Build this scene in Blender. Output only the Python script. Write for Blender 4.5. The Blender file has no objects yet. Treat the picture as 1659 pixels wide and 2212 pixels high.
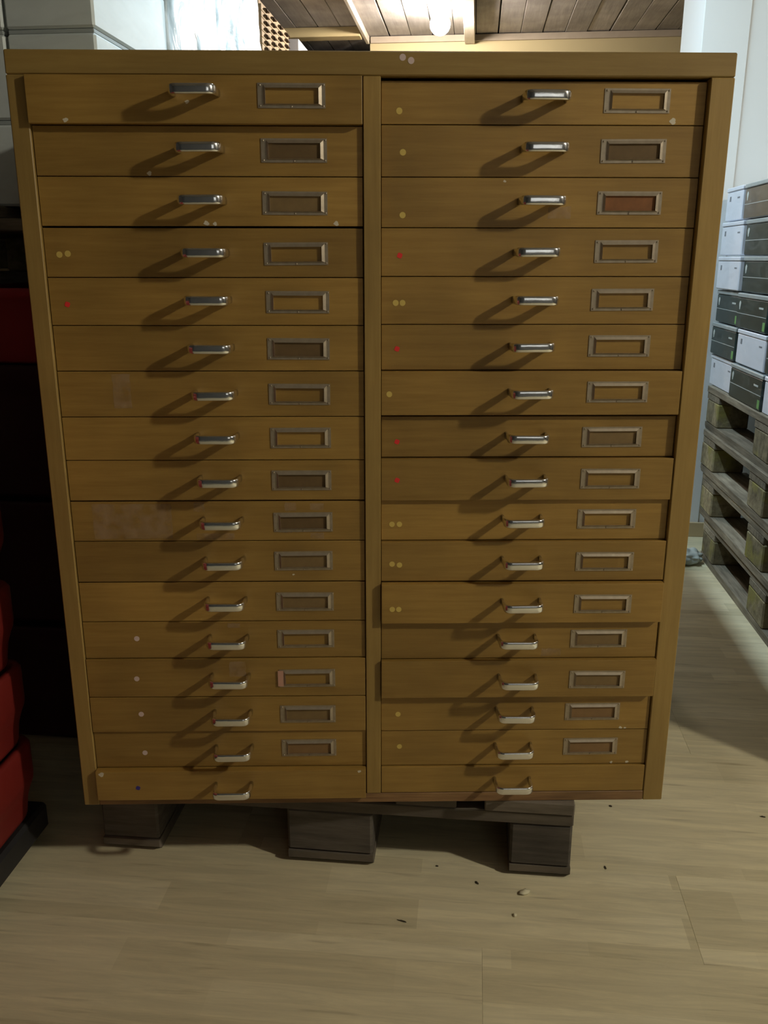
import bpy, bmesh, math, random
from mathutils import Vector, Matrix, noise
random.seed(7)
S = bpy.context.scene
COL = S.collection
PI = math.pi

# ------------------------------------------------------------------ camera
cam_d = bpy.data.cameras.new('camera')
cam = bpy.data.objects.new('camera', cam_d)
COL.objects.link(cam)
S.camera = cam
cam_d.sensor_fit = 'VERTICAL'
cam_d.sensor_height = 36.0
cam_d.lens = 1893.59 / 2212 * 36.0
cam_d.clip_start = 0.02
YAW, PITCH, ROLL = 0.101083, 0.282127, 0.00098
fw = Vector((-math.sin(YAW) * math.cos(PITCH), math.cos(YAW) * math.cos(PITCH), -math.sin(PITCH)))
r0 = Vector((math.cos(YAW), math.sin(YAW), 0))
u0 = r0.cross(fw)
rt = r0 * math.cos(ROLL) + u0 * math.sin(ROLL)
up = -r0 * math.sin(ROLL) + u0 * math.cos(ROLL)
cam.matrix_world = Matrix(((rt.x, up.x, -fw.x, 0), (rt.y, up.y, -fw.y, 0), (rt.z, up.z, -fw.z, 0.99), (0, 0, 0, 1)))

# ------------------------------------------------------------------ world, lights, exposure
S.view_settings.view_transform = 'Standard'
S.view_settings.look = 'None'
S.view_settings.gamma = 1.0
S.view_settings.use_curve_mapping = False
S.view_settings.exposure = 0.0
w = bpy.data.worlds.new('world'); S.world = w
w.use_nodes = True
w.node_tree.nodes['Background'].inputs[0].default_value = (0.5, 0.55, 0.6, 1)
w.node_tree.nodes['Background'].inputs[1].default_value = 0.05


def area(name, loc, size, sy, power, color, rot=(0, 0, 0), spread=None):
    l = bpy.data.lights.new(name, 'AREA'); l.shape = 'RECTANGLE'
    l.size = size; l.size_y = sy; l.energy = power; l.color = color
    if spread: l.spread = spread
    o = bpy.data.objects.new(name, l); o.location = loc; o.rotation_euler = rot
    COL.objects.link(o); return o


def point(name, loc, rad, power, color):
    l = bpy.data.lights.new(name, 'POINT'); l.shadow_soft_size = rad; l.energy = power; l.color = color
    o = bpy.data.objects.new(name, l); o.location = loc
    COL.objects.link(o); return o


FRONT = (2.30, 0.25, 2.17)      # ceiling globe to the right of the photographer
TUBE = (-0.06, 2.55)            # cool tube over the aisle behind the cabinet
area('tube_light', (TUBE[0], TUBE[1], 2.235), 0.05, 1.15, 33, (0.68, 0.88, 1.0))
BULB = (-0.235, 5.30, 2.205)    # warm globe far behind


# ------------------------------------------------------------------ material helpers
def nt(m):
    m.use_nodes = True
    return m.node_tree, m.node_tree.nodes['Principled BSDF']


def plain(name, col, rough=0.5, metal=0.0, noise_amt=0.0, nscale=20, bump=0.0, coat=0.0):
    m = bpy.data.materials.new(name); t, b = nt(m)
    b.inputs['Base Color'].default_value = (*col, 1)
    b.inputs['Roughness'].default_value = rough
    b.inputs['Metallic'].default_value = metal
    b.inputs['Coat Weight'].default_value = coat
    if noise_amt or bump:
        tc = t.nodes.new('ShaderNodeTexCoord'); n = t.nodes.new('ShaderNodeTexNoise')
        n.inputs['Scale'].default_value = nscale; n.inputs['Detail'].default_value = 5
        t.links.new(tc.outputs['Object'], n.inputs['Vector'])
        if noise_amt:
            r = t.nodes.new('ShaderNodeMix'); r.data_type = 'RGBA'
            r.inputs[6].default_value = (*[c * (1 - noise_amt) for c in col], 1)
            r.inputs[7].default_value = (*[min(1, c * (1 + noise_amt)) for c in col], 1)
            t.links.new(n.outputs['Fac'], r.inputs[0]); t.links.new(r.outputs[2], b.inputs['Base Color'])
        if bump:
            bp = t.nodes.new('ShaderNodeBump'); bp.inputs['Strength'].default_value = bump
            bp.inputs['Distance'].default_value = 0.01
            t.links.new(n.outputs['Fac'], bp.inputs['Height']); t.links.new(bp.outputs[0], b.inputs['Normal'])
    return m


def wood(name, c1, c2, stretch=(1, 1, 1), scale=14, rough=0.45, bump=0.08, vary=0.18, blotch=0.25, speck=0.0, tint=None):
    """grain = noise stretched along one axis, blotches, and a per-object tone"""
    m = bpy.data.materials.new(name); t, b = nt(m); L = t.links.new
    tc = t.nodes.new('ShaderNodeTexCoord'); oi = t.nodes.new('ShaderNodeObjectInfo')
    mul = t.nodes.new('ShaderNodeVectorMath'); mul.operation = 'SCALE'; mul.inputs[0].default_value = (37, 19, 53)
    L(oi.outputs['Random'], mul.inputs['Scale'])
    add = t.nodes.new('ShaderNodeVectorMath'); L(tc.outputs['Object'], add.inputs[0]); L(mul.outputs[0], add.inputs[1])
    mp = t.nodes.new('ShaderNodeMapping'); mp.inputs['Scale'].default_value = stretch
    L(add.outputs[0], mp.inputs['Vector'])
    n1 = t.nodes.new('ShaderNodeTexNoise'); n1.inputs['Scale'].default_value = scale
    n1.inputs['Detail'].default_value = 8; n1.inputs['Roughness'].default_value = 0.65
    L(mp.outputs[0], n1.inputs['Vector'])
    n2 = t.nodes.new('ShaderNodeTexNoise'); n2.inputs['Scale'].default_value = 5; n2.inputs['Detail'].default_value = 3
    L(add.outputs[0], n2.inputs['Vector'])
    rp = t.nodes.new('ShaderNodeMapRange'); rp.inputs[1].default_value = 0.3; rp.inputs[2].default_value = 0.7
    L(n1.outputs['Fac'], rp.inputs[0])
    mx = t.nodes.new('ShaderNodeMix'); mx.data_type = 'RGBA'
    mx.inputs[6].default_value = (*c1, 1); mx.inputs[7].default_value = (*c2, 1)
    L(rp.outputs[0], mx.inputs[0])
    # value variation
    m1 = t.nodes.new('ShaderNodeMapRange'); m1.inputs[3].default_value = 1 - vary; m1.inputs[4].default_value = 1 + vary
    L(oi.outputs['Random'], m1.inputs[0])
    m2 = t.nodes.new('ShaderNodeMapRange'); m2.inputs[1].default_value = 0.3; m2.inputs[2].default_value = 0.7
    m2.inputs[3].default_value = 1 - blotch; m2.inputs[4].default_value = 1 + blotch
    L(n2.outputs['Fac'], m2.inputs[0])
    mm = t.nodes.new('ShaderNodeMath'); mm.operation = 'MULTIPLY'; L(m1.outputs[0], mm.inputs[0]); L(m2.outputs[0], mm.inputs[1])
    sc = t.nodes.new('ShaderNodeVectorMath'); sc.operation = 'SCALE'
    L(mx.outputs[2], sc.inputs[0]); L(mm.outputs[0], sc.inputs['Scale'])
    out = sc.outputs[0]
    if tint:
        n3 = t.nodes.new('ShaderNodeTexNoise'); n3.inputs['Scale'].default_value = 9; n3.inputs['Detail'].default_value = 4
        L(add.outputs[0], n3.inputs['Vector'])
        r3 = t.nodes.new('ShaderNodeMapRange'); r3.inputs[1].default_value = 0.52; r3.inputs[2].default_value = 0.66
        L(n3.outputs['Fac'], r3.inputs[0])
        x3 = t.nodes.new('ShaderNodeMix'); x3.data_type = 'RGBA'
        L(r3.outputs[0], x3.inputs[0]); L(out, x3.inputs[6]); x3.inputs[7].default_value = (*tint, 1)
        out = x3.outputs[2]
    L(out, b.inputs['Base Color'])
    b.inputs['Roughness'].default_value = rough
    bp = t.nodes.new('ShaderNodeBump'); bp.inputs['Strength'].default_value = bump; bp.inputs['Distance'].default_value = 0.004
    L(n1.outputs['Fac'], bp.inputs['Height']); L(bp.outputs[0], b.inputs['Normal'])
    return m


M = {}
M['drawer'] = wood('drawer_veneer', (0.262, 0.148, 0.032), (0.345, 0.207, 0.050), (1, 8, 16), 9, 0.42, 0.05, 0.09, 0.2)
M['carcass_v'] = wood('carcass_upright', (0.275, 0.172, 0.047), (0.345, 0.223, 0.066), (16, 8, 1), 9, 0.45, 0.05, 0.04, 0.14)
M['carcass_h'] = wood('carcass_rail', (0.262, 0.163, 0.044), (0.33, 0.215, 0.064), (1, 8, 16), 9, 0.45, 0.05, 0.04, 0.14)
M['bottom'] = wood('worn_rail', (0.17, 0.085, 0.035), (0.30, 0.17, 0.07), (1, 8, 16), 12, 0.6, 0.1, 0.04, 0.3)
M['chrome'] = plain('chrome_pull', (0.88, 0.88, 0.90), 0.15, 1.0, 0, 60, 0.03)
M['nickel'] = plain('aged_nickel', (0.40, 0.335, 0.255), 0.45, 0.7, 0.25, 90, 0.05)
M['nail'] = plain('nail_metal', (0.16, 0.14, 0.12), 0.4, 0.9)
for k, c in dict(yellow=(0.62, 0.46, 0.12), red=(0.75, 0.03, 0.03), white=(0.66, 0.52, 0.50), blue=(0.045, 0.03, 0.25)).items():
    M['dot_' + k] = plain('sticker_' + k, c, 0.6)
M['speck'] = plain('white_paint_speck', (0.62, 0.56, 0.45), 0.7)
M['card_dark'] = plain('dark_card', (0.13, 0.078, 0.028), 0.7, 0, 0.3, 60)
M['card_grey'] = plain('greyish_card', (0.20, 0.128, 0.050), 0.7, 0, 0.25, 60)
M['card_orange'] = plain('orange_brown_card', (0.21, 0.080, 0.022), 0.7, 0, 0.3, 80)
M['card_pink'] = plain('pinkish_card', (0.23, 0.130, 0.050), 0.7, 0, 0.2, 60)
M['pallet'] = wood('weathered_pallet_wood', (0.13, 0.105, 0.07), (0.36, 0.31, 0.225), (14, 1, 14), 7, 0.8, 0.4, 0.3, 0.45)
M['pallet_x'] = wood('weathered_pallet_cross_wood', (0.13, 0.105, 0.07), (0.36, 0.31, 0.225), (1, 14, 14), 7, 0.8, 0.4, 0.3, 0.45)
M['block'] = wood('weathered_pallet_block', (0.14, 0.11, 0.06), (0.38, 0.32, 0.19), (3, 3, 3), 16, 0.85, 0.6, 0.25, 0.45, tint=(0.28, 0.25, 0.06))
M['dark_block'] = wood('dark_pallet_block', (0.06, 0.05, 0.04), (0.13, 0.11, 0.09), (1, 3, 10), 9, 0.8, 0.3, 0.25, 0.35)  # darker wood tones than on the other pallets
M['dark_board'] = wood('dark_pallet_board', (0.09, 0.075, 0.055), (0.16, 0.13, 0.10), (1, 8, 8), 9, 0.8, 0.3, 0.25, 0.3)
M['ceiling_board'] = wood('raw_ceiling_board', (0.27, 0.245, 0.225), (0.36, 0.33, 0.305), (9, 0.7, 9), 6, 0.85, 0.3, 0.16, 0.2)
M['joist'] = wood('painted_joist', (0.50, 0.44, 0.36), (0.62, 0.56, 0.47), (9, 0.7, 9), 6, 0.7, 0.1, 0.03, 0.1)
M['cream_beam'] = plain('cream_painted_beam', (0.50, 0.40, 0.21), 0.6, 0, 0.1, 6)
M['cream_wall'] = plain('cream_wall_paint', (0.46, 0.38, 0.21), 0.75, 0, 0.08, 3, 0.03)
M['grey_plate'] = plain('grey_wall_plate', (0.36, 0.30, 0.23), 0.8, 0, 0.15, 12, 0.1)
M['white_wall'] = plain('white_wall_paint', (0.80, 0.81, 0.80), 0.75, 0, 0.025, 2.0, 0.03)
M['dim_wall'] = plain('grey_plaster', (0.06, 0.055, 0.05), 0.85, 0, 0.1, 3, 0.05)  # kept very dark so unseen walls bounce little light
M['dark_wall'] = plain('dark_wall_paint', (0.09, 0.09, 0.09), 0.8, 0, 0.05, 3)  # unseen wall behind the camera darkened to cut bounced fill
M['blocker_dark'] = wood('blocker_dark_wood', (0.035, 0.03, 0.024), (0.06, 0.05, 0.04), (1, 6, 12), 8, 0.8, 0.2)  # near black so the added light blockers bounce little light
M['skirting'] = plain('tan_skirting', (0.50, 0.38, 0.22), 0.55, 0, 0.1, 8)
M['red'] = plain('red_plastic', (0.19, 0.015, 0.011), 0.5, 0, 0.16, 9, 0.02)
M['red_lit'] = plain('brightened_red_plastic', (0.42, 0.030, 0.036), 0.40, 0, 0.12, 12, 0.02)  # red raised to stand in for bounced light on the far top crate
M['black'] = plain('black_rubber', (0.018, 0.017, 0.018), 0.55, 0, 0.2, 30, 0.05)
M['grey_carton'] = plain('grey_carton', (0.66, 0.72, 0.72), 0.45, 0, 0.06, 8)
M['carton_gap'] = plain('carton_dark_lid', (0.36, 0.40, 0.40), 0.6)
M['green_box'] = plain('dark_green_box', (0.014, 0.030, 0.026), 0.42, 0, 0.4, 14, 0.03)
M['brown_box'] = plain('brownish_box', (0.10, 0.075, 0.05), 0.35, 0, 0.5, 14, 0.03)
M['white_box'] = plain('white_box', (0.74, 0.76, 0.84), 0.45, 0, 0.04, 8)
M['box_lid'] = plain('grey_box_lid', (0.33, 0.36, 0.36), 0.4, 0, 0.2, 30)
M['print_white'] = plain('white_print', (0.50, 0.54, 0.52), 0.6)
M['print_grey'] = plain('grey_print', (0.22, 0.23, 0.26), 0.6)
M['print_green'] = plain('green_print', (0.16, 0.36, 0.10), 0.6)
M['cat_wood'] = wood('pale_cabinet_wood', (0.62, 0.47, 0.30), (0.72, 0.56, 0.38), (9, 1, 9), 8, 0.5, 0.05, 0.06, 0.08)
M['cat_pull'] = plain('dark_cup_pull', (0.13, 0.10, 0.08), 0.4, 0.6)
M['lamp_metal'] = plain('white_lamp_metal', (0.7, 0.7, 0.68), 0.4)
M['store_box'] = plain('storage_carton', (0.45, 0.36, 0.27), 0.7, 0, 0.1, 10)
M['store_dark'] = plain('dark_storage_carton', (0.12, 0.08, 0.06), 0.7, 0, 0.2, 10)
M['chip'] = plain('pale_chip', (0.72, 0.66, 0.46), 0.7)
M['bit'] = plain('dark_bit', (0.05, 0.035, 0.02), 0.8)
M['bag'] = plain('grey_plastic_bag', (0.42, 0.45, 0.42), 0.35, 0, 0.5, 25, 0.3)
M['tape'] = plain('reddish_tape', (0.55, 0.30, 0.22), 0.3)

# crumpled white film (opaque bundle)
m = bpy.data.materials.new('crumpled_white_film'); t, b = nt(m); L = t.links.new
tc = t.nodes.new('ShaderNodeTexCoord'); n = t.nodes.new('ShaderNodeTexNoise'); n.inputs['Scale'].default_value = 4.5
n.inputs['Detail'].default_value = 6; n.inputs['Distortion'].default_value = 1.5
L(tc.outputs['Object'], n.inputs['Vector'])
cr = t.nodes.new('ShaderNodeMapRange'); cr.inputs[1].default_value = 0.35; cr.inputs[2].default_value = 0.5
L(n.outputs['Fac'], cr.inputs[0])
x = t.nodes.new('ShaderNodeMix'); x.data_type = 'RGBA'; x.inputs[6].default_value = (0.24, 0.28, 0.28, 1); x.inputs[7].default_value = (0.70, 0.74, 0.75, 1)
L(cr.outputs[0], x.inputs[0]); L(x.outputs[2], b.inputs['Base Color']); b.inputs['Roughness'].default_value = 0.28
bp = t.nodes.new('ShaderNodeBump'); bp.inputs['Strength'].default_value = 0.5; bp.inputs['Distance'].default_value = 0.02
L(n.outputs['Fac'], bp.inputs['Height']); L(bp.outputs[0], b.inputs['Normal'])
M['bundle'] = m

# clear stretch film: thin, mostly see-through, glossy
m = bpy.data.materials.new('clear_stretch_film'); t, b = nt(m); L = t.links.new
tc = t.nodes.new('ShaderNodeTexCoord'); mp = t.nodes.new('ShaderNodeMapping'); mp.inputs['Scale'].default_value = (1, 1, 3)
n = t.nodes.new('ShaderNodeTexNoise'); n.inputs['Scale'].default_value = 7; n.inputs['Detail'].default_value = 5; n.inputs['Distortion'].default_value = 2
L(tc.outputs['Object'], mp.inputs[0]); L(mp.outputs[0], n.inputs['Vector'])
ar = t.nodes.new('ShaderNodeMapRange'); ar.inputs[1].default_value = 0.45; ar.inputs[2].default_value = 0.75
ar.inputs[3].default_value = 0.0; ar.inputs[4].default_value = 0.07
L(n.outputs['Fac'], ar.inputs[0]); L(ar.outputs[0], b.inputs['Alpha'])
b.inputs['Base Color'].default_value = (0.75, 0.80, 0.80, 1); b.inputs['Roughness'].default_value = 0.15
bp = t.nodes.new('ShaderNodeBump'); bp.inputs['Strength'].default_value = 0.6; bp.inputs['Distance'].default_value = 0.01
L(n.outputs['Fac'], bp.inputs['Height']); L(bp.outputs[0], b.inputs['Normal'])
M['film'] = m

# pale adhesive residue with ragged coverage
m = bpy.data.materials.new('adhesive_residue'); t, b = nt(m); L = t.links.new
tc = t.nodes.new('ShaderNodeTexCoord'); n = t.nodes.new('ShaderNodeTexNoise'); n.inputs['Scale'].default_value = 45; n.inputs['Detail'].default_value = 4
L(tc.outputs['Object'], n.inputs['Vector'])
ar = t.nodes.new('ShaderNodeMapRange'); ar.inputs[1].default_value = 0.35; ar.inputs[2].default_value = 0.62; ar.inputs[3].default_value = 0.03; ar.inputs[4].default_value = 0.34
L(n.outputs['Fac'], ar.inputs[0]); L(ar.outputs[0], b.inputs['Alpha'])
b.inputs['Base Color'].default_value = (0.55, 0.37, 0.20, 1); b.inputs['Roughness'].default_value = 0.6
M['residue'] = m

# laminate board: three strips of block-pattern printed on each board
m = bpy.data.materials.new('laminate_board'); t, b = nt(m); L = t.links.new
tc = t.nodes.new('ShaderNodeTexCoord'); oi = t.nodes.new('ShaderNodeObjectInfo')
mul = t.nodes.new('ShaderNodeVectorMath'); mul.operation = 'SCALE'; mul.inputs[0].default_value = (31, 17, 0); L(oi.outputs['Random'], mul.inputs['Scale'])
add = t.nodes.new('ShaderNodeVectorMath'); L(tc.outputs['Object'], add.inputs[0]); L(mul.outputs[0], add.inputs[1])
br = t.nodes.new('ShaderNodeTexBrick'); br.inputs['Scale'].default_value = 1.0
br.inputs['Brick Width'].default_value = 0.41; br.inputs['Row Height'].default_value = 0.0643; br.inputs['Mortar Size'].default_value = 0.0
br.inputs['Color1'].default_value = (0.0, 0.0, 0.0, 1); br.inputs['Color2'].default_value = (1, 1, 1, 1); br.offset = 0.37
ad2 = t.nodes.new('ShaderNodeVectorMath'); m3 = t.nodes.new('ShaderNodeVectorMath'); m3.operation = 'SCALE'; m3.inputs[0].default_value = (9.3, 0.193 * 5, 0)
rd = t.nodes.new('ShaderNodeMath'); rd.operation = 'MULTIPLY'; rd.inputs[1].default_value = 12; L(oi.outputs['Random'], rd.inputs[0])
fl = t.nodes.new('ShaderNodeMath'); fl.operation = 'FLOOR'; L(rd.outputs[0], fl.inputs[0]); L(fl.outputs[0], m3.inputs['Scale'])
L(tc.outputs['Object'], ad2.inputs[0]); L(m3.outputs[0], ad2.inputs[1]); L(ad2.outputs[0], br.inputs['Vector'])
mp = t.nodes.new('ShaderNodeMapping'); mp.inputs['Scale'].default_value = (1, 11, 1); L(add.outputs[0], mp.inputs[0])
n1 = t.nodes.new('ShaderNodeTexNoise'); n1.inputs['Scale'].default_value = 5; n1.inputs['Detail'].default_value = 8; n1.inputs['Roughness'].default_value = 0.7; n1.inputs['Distortion'].default_value = 0.6
L(mp.outputs[0], n1.inputs['Vector'])
x1 = t.nodes.new('ShaderNodeMix'); x1.data_type = 'RGBA'; x1.inputs[6].default_value = (0.61, 0.535, 0.345, 1); x1.inputs[7].default_value = (0.75, 0.67, 0.455, 1)
L(br.outputs['Color'], x1.inputs[0])
r1 = t.nodes.new('ShaderNodeMapRange'); r1.inputs[1].default_value = 0.25; r1.inputs[2].default_value = 0.72; r1.inputs[3].default_value = 0.76; r1.inputs[4].default_value = 1.14
L(n1.outputs['Fac'], r1.inputs[0])
sc = t.nodes.new('ShaderNodeVectorMath'); sc.operation = 'SCALE'; L(x1.outputs[2], sc.inputs[0]); L(r1.outputs[0], sc.inputs['Scale'])
# dark grain streaks
mp2 = t.nodes.new('ShaderNodeMapping'); mp2.inputs['Scale'].default_value = (2.2, 30, 1); L(add.outputs[0], mp2.inputs[0])
n2 = t.nodes.new('ShaderNodeTexNoise'); n2.inputs['Scale'].default_value = 2.5; n2.inputs['Detail'].default_value = 3; L(mp2.outputs[0], n2.inputs['Vector'])
r2 = t.nodes.new('ShaderNodeMapRange'); r2.inputs[1].default_value = 0.62; r2.inputs[2].default_value = 0.76; r2.inputs[3].default_value = 0; r2.inputs[4].default_value = 0.5
L(n2.outputs['Fac'], r2.inputs[0])
x2 = t.nodes.new('ShaderNodeMix'); x2.data_type = 'RGBA'; L(r2.outputs[0], x2.inputs[0]); L(sc.outputs[0], x2.inputs[6]); x2.inputs[7].default_value = (0.20, 0.13, 0.06, 1)
L(x2.outputs[2], b.inputs['Base Color']); b.inputs['Roughness'].default_value = 0.5; b.inputs['Specular IOR Level'].default_value = 0.35
M['floor'] = m

# emitters
def emit(name, col, s):
    m = bpy.data.materials.new(name); t, b = nt(m)
    b.inputs['Base Color'].default_value = (0.8, 0.8, 0.8, 1)
    b.inputs['Emission Color'].default_value = (*col, 1); b.inputs['Emission Strength'].default_value = s
    return m
M['glow_warm'] = emit('warm_globe', (1.0, 0.90, 0.80), 450)
M['glow_front'] = emit('front_globe', (1.0, 0.94, 0.76), 880)
M['glow_tube'] = emit('cool_tube', (0.75, 0.9, 1.0), 8)


M['fill_glow'] = emit('fill_panel_glow', (0.72, 0.85, 1.0), 0.30)  # glow of the added fill panel, no daylight source

# ------------------------------------------------------------------ mesh helpers
def mesh_from(bm, name, mat, smooth=False):
    me = bpy.data.meshes.new(name); bm.to_mesh(me); bm.free()
    me.materials.append(M[mat] if isinstance(mat, str) else mat)
    if smooth:
        for p in me.polygons: p.use_smooth = True
    return me


def link(name, me, parent=None, loc=(0, 0, 0), rot=(0, 0, 0)):
    o = bpy.data.objects.new(name, me); COL.objects.link(o)
    o.location = loc; o.rotation_euler = rot
    if parent: o.parent = parent
    return o


def add_box(bm, x0, x1, y0, y1, z0, z1, bev=0.0, seg=1):
    v = [bm.verts.new((x, y, z)) for x in (x0, x1) for y in (y0, y1) for z in (z0, z1)]
    fs = [(0, 1, 3, 2), (4, 6, 7, 5), (0, 4, 5, 1), (2, 3, 7, 6), (0, 2, 6, 4), (1, 5, 7, 3)]
    faces = [bm.faces.new([v[i] for i in f]) for f in fs]
    if bev > 0:
        eds = list({e for f in faces for e in f.edges})
        bmesh.ops.bevel(bm, geom=eds, offset=bev, segments=seg, affect='EDGES', profile=0.5)


def box_me(name, mat, x0, x1, y0, y1, z0, z1, bev=0.0, seg=1):
    bm = bmesh.new(); add_box(bm, x0, x1, y0, y1, z0, z1, bev, seg)
    bmesh.ops.recalc_face_normals(bm, faces=bm.faces[:])
    return mesh_from(bm, name, mat)


def box(name, mat, x0, x1, y0, y1, z0, z1, bev=0.0, parent=None, seg=1):
    """box object whose origin is at its own centre"""
    cx, cy, cz = (x0 + x1) / 2, (y0 + y1) / 2, (z0 + z1) / 2
    me = box_me(name, mat, x0 - cx, x1 - cx, y0 - cy, y1 - cy, z0 - cz, z1 - cz, bev, seg)
    return link(name, me, parent, (cx, cy, cz))


def empty(name, loc=(0, 0, 0), rz=0):
    o = bpy.data.objects.new(name, None); COL.objects.link(o)
    o.location = loc; o.rotation_euler = (0, 0, rz); o.empty_display_size = 0.1
    return o


def tag(o, label, cat, group=None):
    o['label'] = label; o['category'] = cat
    if group: o['group'] = group
    return o


def struct(o): o['kind'] = 'structure'; return o


def crumple(bm, amp, freq, seed=0.0):
    for v in bm.verts:
        p = v.co * freq + Vector((seed, seed * 1.7, -seed))
        v.co += Vector((noise.noise(p), noise.noise(p + Vector((9, 3, 1))), noise.noise(p + Vector((2, 7, 5))))) * amp


# ------------------------------------------------------------------ floor
RX0, RX1, RY0, RY1, RZ = -2.3, 2.9, -1.7, 6.7, 2.30
fl = struct(box('floor', 'dim_wall', RX0, RX1, RY0, RY1, -0.12, -0.012))
BW, BL = 0.193, 1.285
board = box_me('floor_board', 'floor', -BL / 2 + .0001, BL / 2 - .0001, -BW / 2 + .0001, BW / 2 - .0001, -0.009, 0.0, 0.0003)
row = 0
y = 1.0865 - BW * 15 + BW / 2           # one board edge runs at y = 1.0865
fl_c = Vector(fl.location)
while y - BW / 2 < RY1:
    off = (0.36 - BL * 0.5) if abs(y - (1.0865 + BW / 2)) < .01 else (row * 0.43 % BL) - 0.2
    x = off - 3 * BL
    while x - BL / 2 < RX1:
        if x + BL / 2 > RX0 and y + BW / 2 > RY0:
            a = max(x - BL / 2, RX0); c = min(x + BL / 2, RX1)
            if c - a > 0.02:
                if c - a > BL - 1e-4: me = board
                else: me = box_me('floor_board', 'floor', -(c - a) / 2 + .0001, (c - a) / 2 - .0001, -BW / 2 + .0001, BW / 2 - .0001, -0.009, 0.0, 0.0003)
                link('floor_board', me, fl, Vector(((a + c) / 2, y, 0)) - fl_c)
        x += BL
    y += BW; row += 1

# ------------------------------------------------------------------ ceiling: boards running away from the camera
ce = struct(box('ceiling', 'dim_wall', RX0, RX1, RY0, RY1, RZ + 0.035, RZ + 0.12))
cc = Vector(ce.location)
x = RX0; i = 0
lite = bpy.data.materials.get('raw_ceiling_board')
while x < RX1 - 0.02:
    wd = 0.128 + 0.0 * (i % 3)
    gap = [0.003, 0.004, 0.009, 0.003, 0.006][i % 5]
    x1 = min(x + wd, RX1)
    dz = random.uniform(0, 0.004)
    me = box_me('ceiling_board', 'ceiling_board', -(x1 - x) / 2, (x1 - x) / 2, -(RY1 - RY0) / 2, (RY1 - RY0) / 2, 0, 0.024, 0.002)
    link('ceiling_board', me, ce, Vector(((x + x1) / 2, (RY0 + RY1) / 2, RZ + dz)) - cc)
    x = x1 + gap; i += 1
# joists under the ceiling
struct(box('trim_1', 'joist', -0.112, -0.050, 0.2, 5.955, 2.245, 2.299, 0.003))
struct(box('trim_2', 'joist', -0.718, -0.697, 0.2, 5.955, 2.256, 2.299, 0.003))

# ------------------------------------------------------------------ walls
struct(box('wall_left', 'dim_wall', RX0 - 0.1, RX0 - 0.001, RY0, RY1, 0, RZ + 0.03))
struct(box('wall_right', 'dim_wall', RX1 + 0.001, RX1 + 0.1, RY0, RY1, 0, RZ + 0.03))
struct(box('wall_front', 'dark_wall', RX0, RX1, RY0 - 0.1, RY0 - 0.001, 0, RZ + 0.03))
fill_panel = struct(box('fill_panel_1', 'lamp_metal', 0.35, 1.50, RY0, RY0 + .05, 1.0, 1.85, .003))  # glowing panel added unseen behind the camera for fill and handle reflections
wc = Vector(fill_panel.location)
for (a_, c_) in ((0.40, 0.905), (0.945, 1.45)):
    o_ = box('fill_pane', 'fill_glow', a_, c_, RY0 + .0505, RY0 + .055, 1.05, 1.80, 0); o_.parent = fill_panel; o_.location = o_.location - wc
struct(box('wall_back', 'cream_wall', -0.695, RX1, 5.975, 6.10, 0, RZ - 0.002))
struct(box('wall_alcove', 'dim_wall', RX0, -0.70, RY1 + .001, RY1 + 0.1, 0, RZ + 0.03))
struct(box('trim_3', 'grey_plate', -0.690, RX1, 5.957, 5.974, 2.262, RZ - 0.002, 0.001))
struct(box('trim_4', 'cream_beam', -2.29, -0.724, 5.70, 5.80, 2.247, RZ - 0.001, 0.002))
# white partition whose end faces the aisle, its front slightly stepped
wp = struct(box('wall_partition', 'white_wall', 0.696, 0.842, 3.200, 3.53, 0, RZ - 0.002, 0.002))
struct(box('wall_partition_side', 'white_wall', 0.8425, RX1, 3.206, 3.52, 0, RZ - 0.002))
struct(box('baseboard_partition', 'skirting', 0.70, RX1, 3.190, 3.1995, 0, 0.055, 0.002))


# ------------------------------------------------------------------ pallets
def jit(a): return random.uniform(-a, a)


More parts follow.
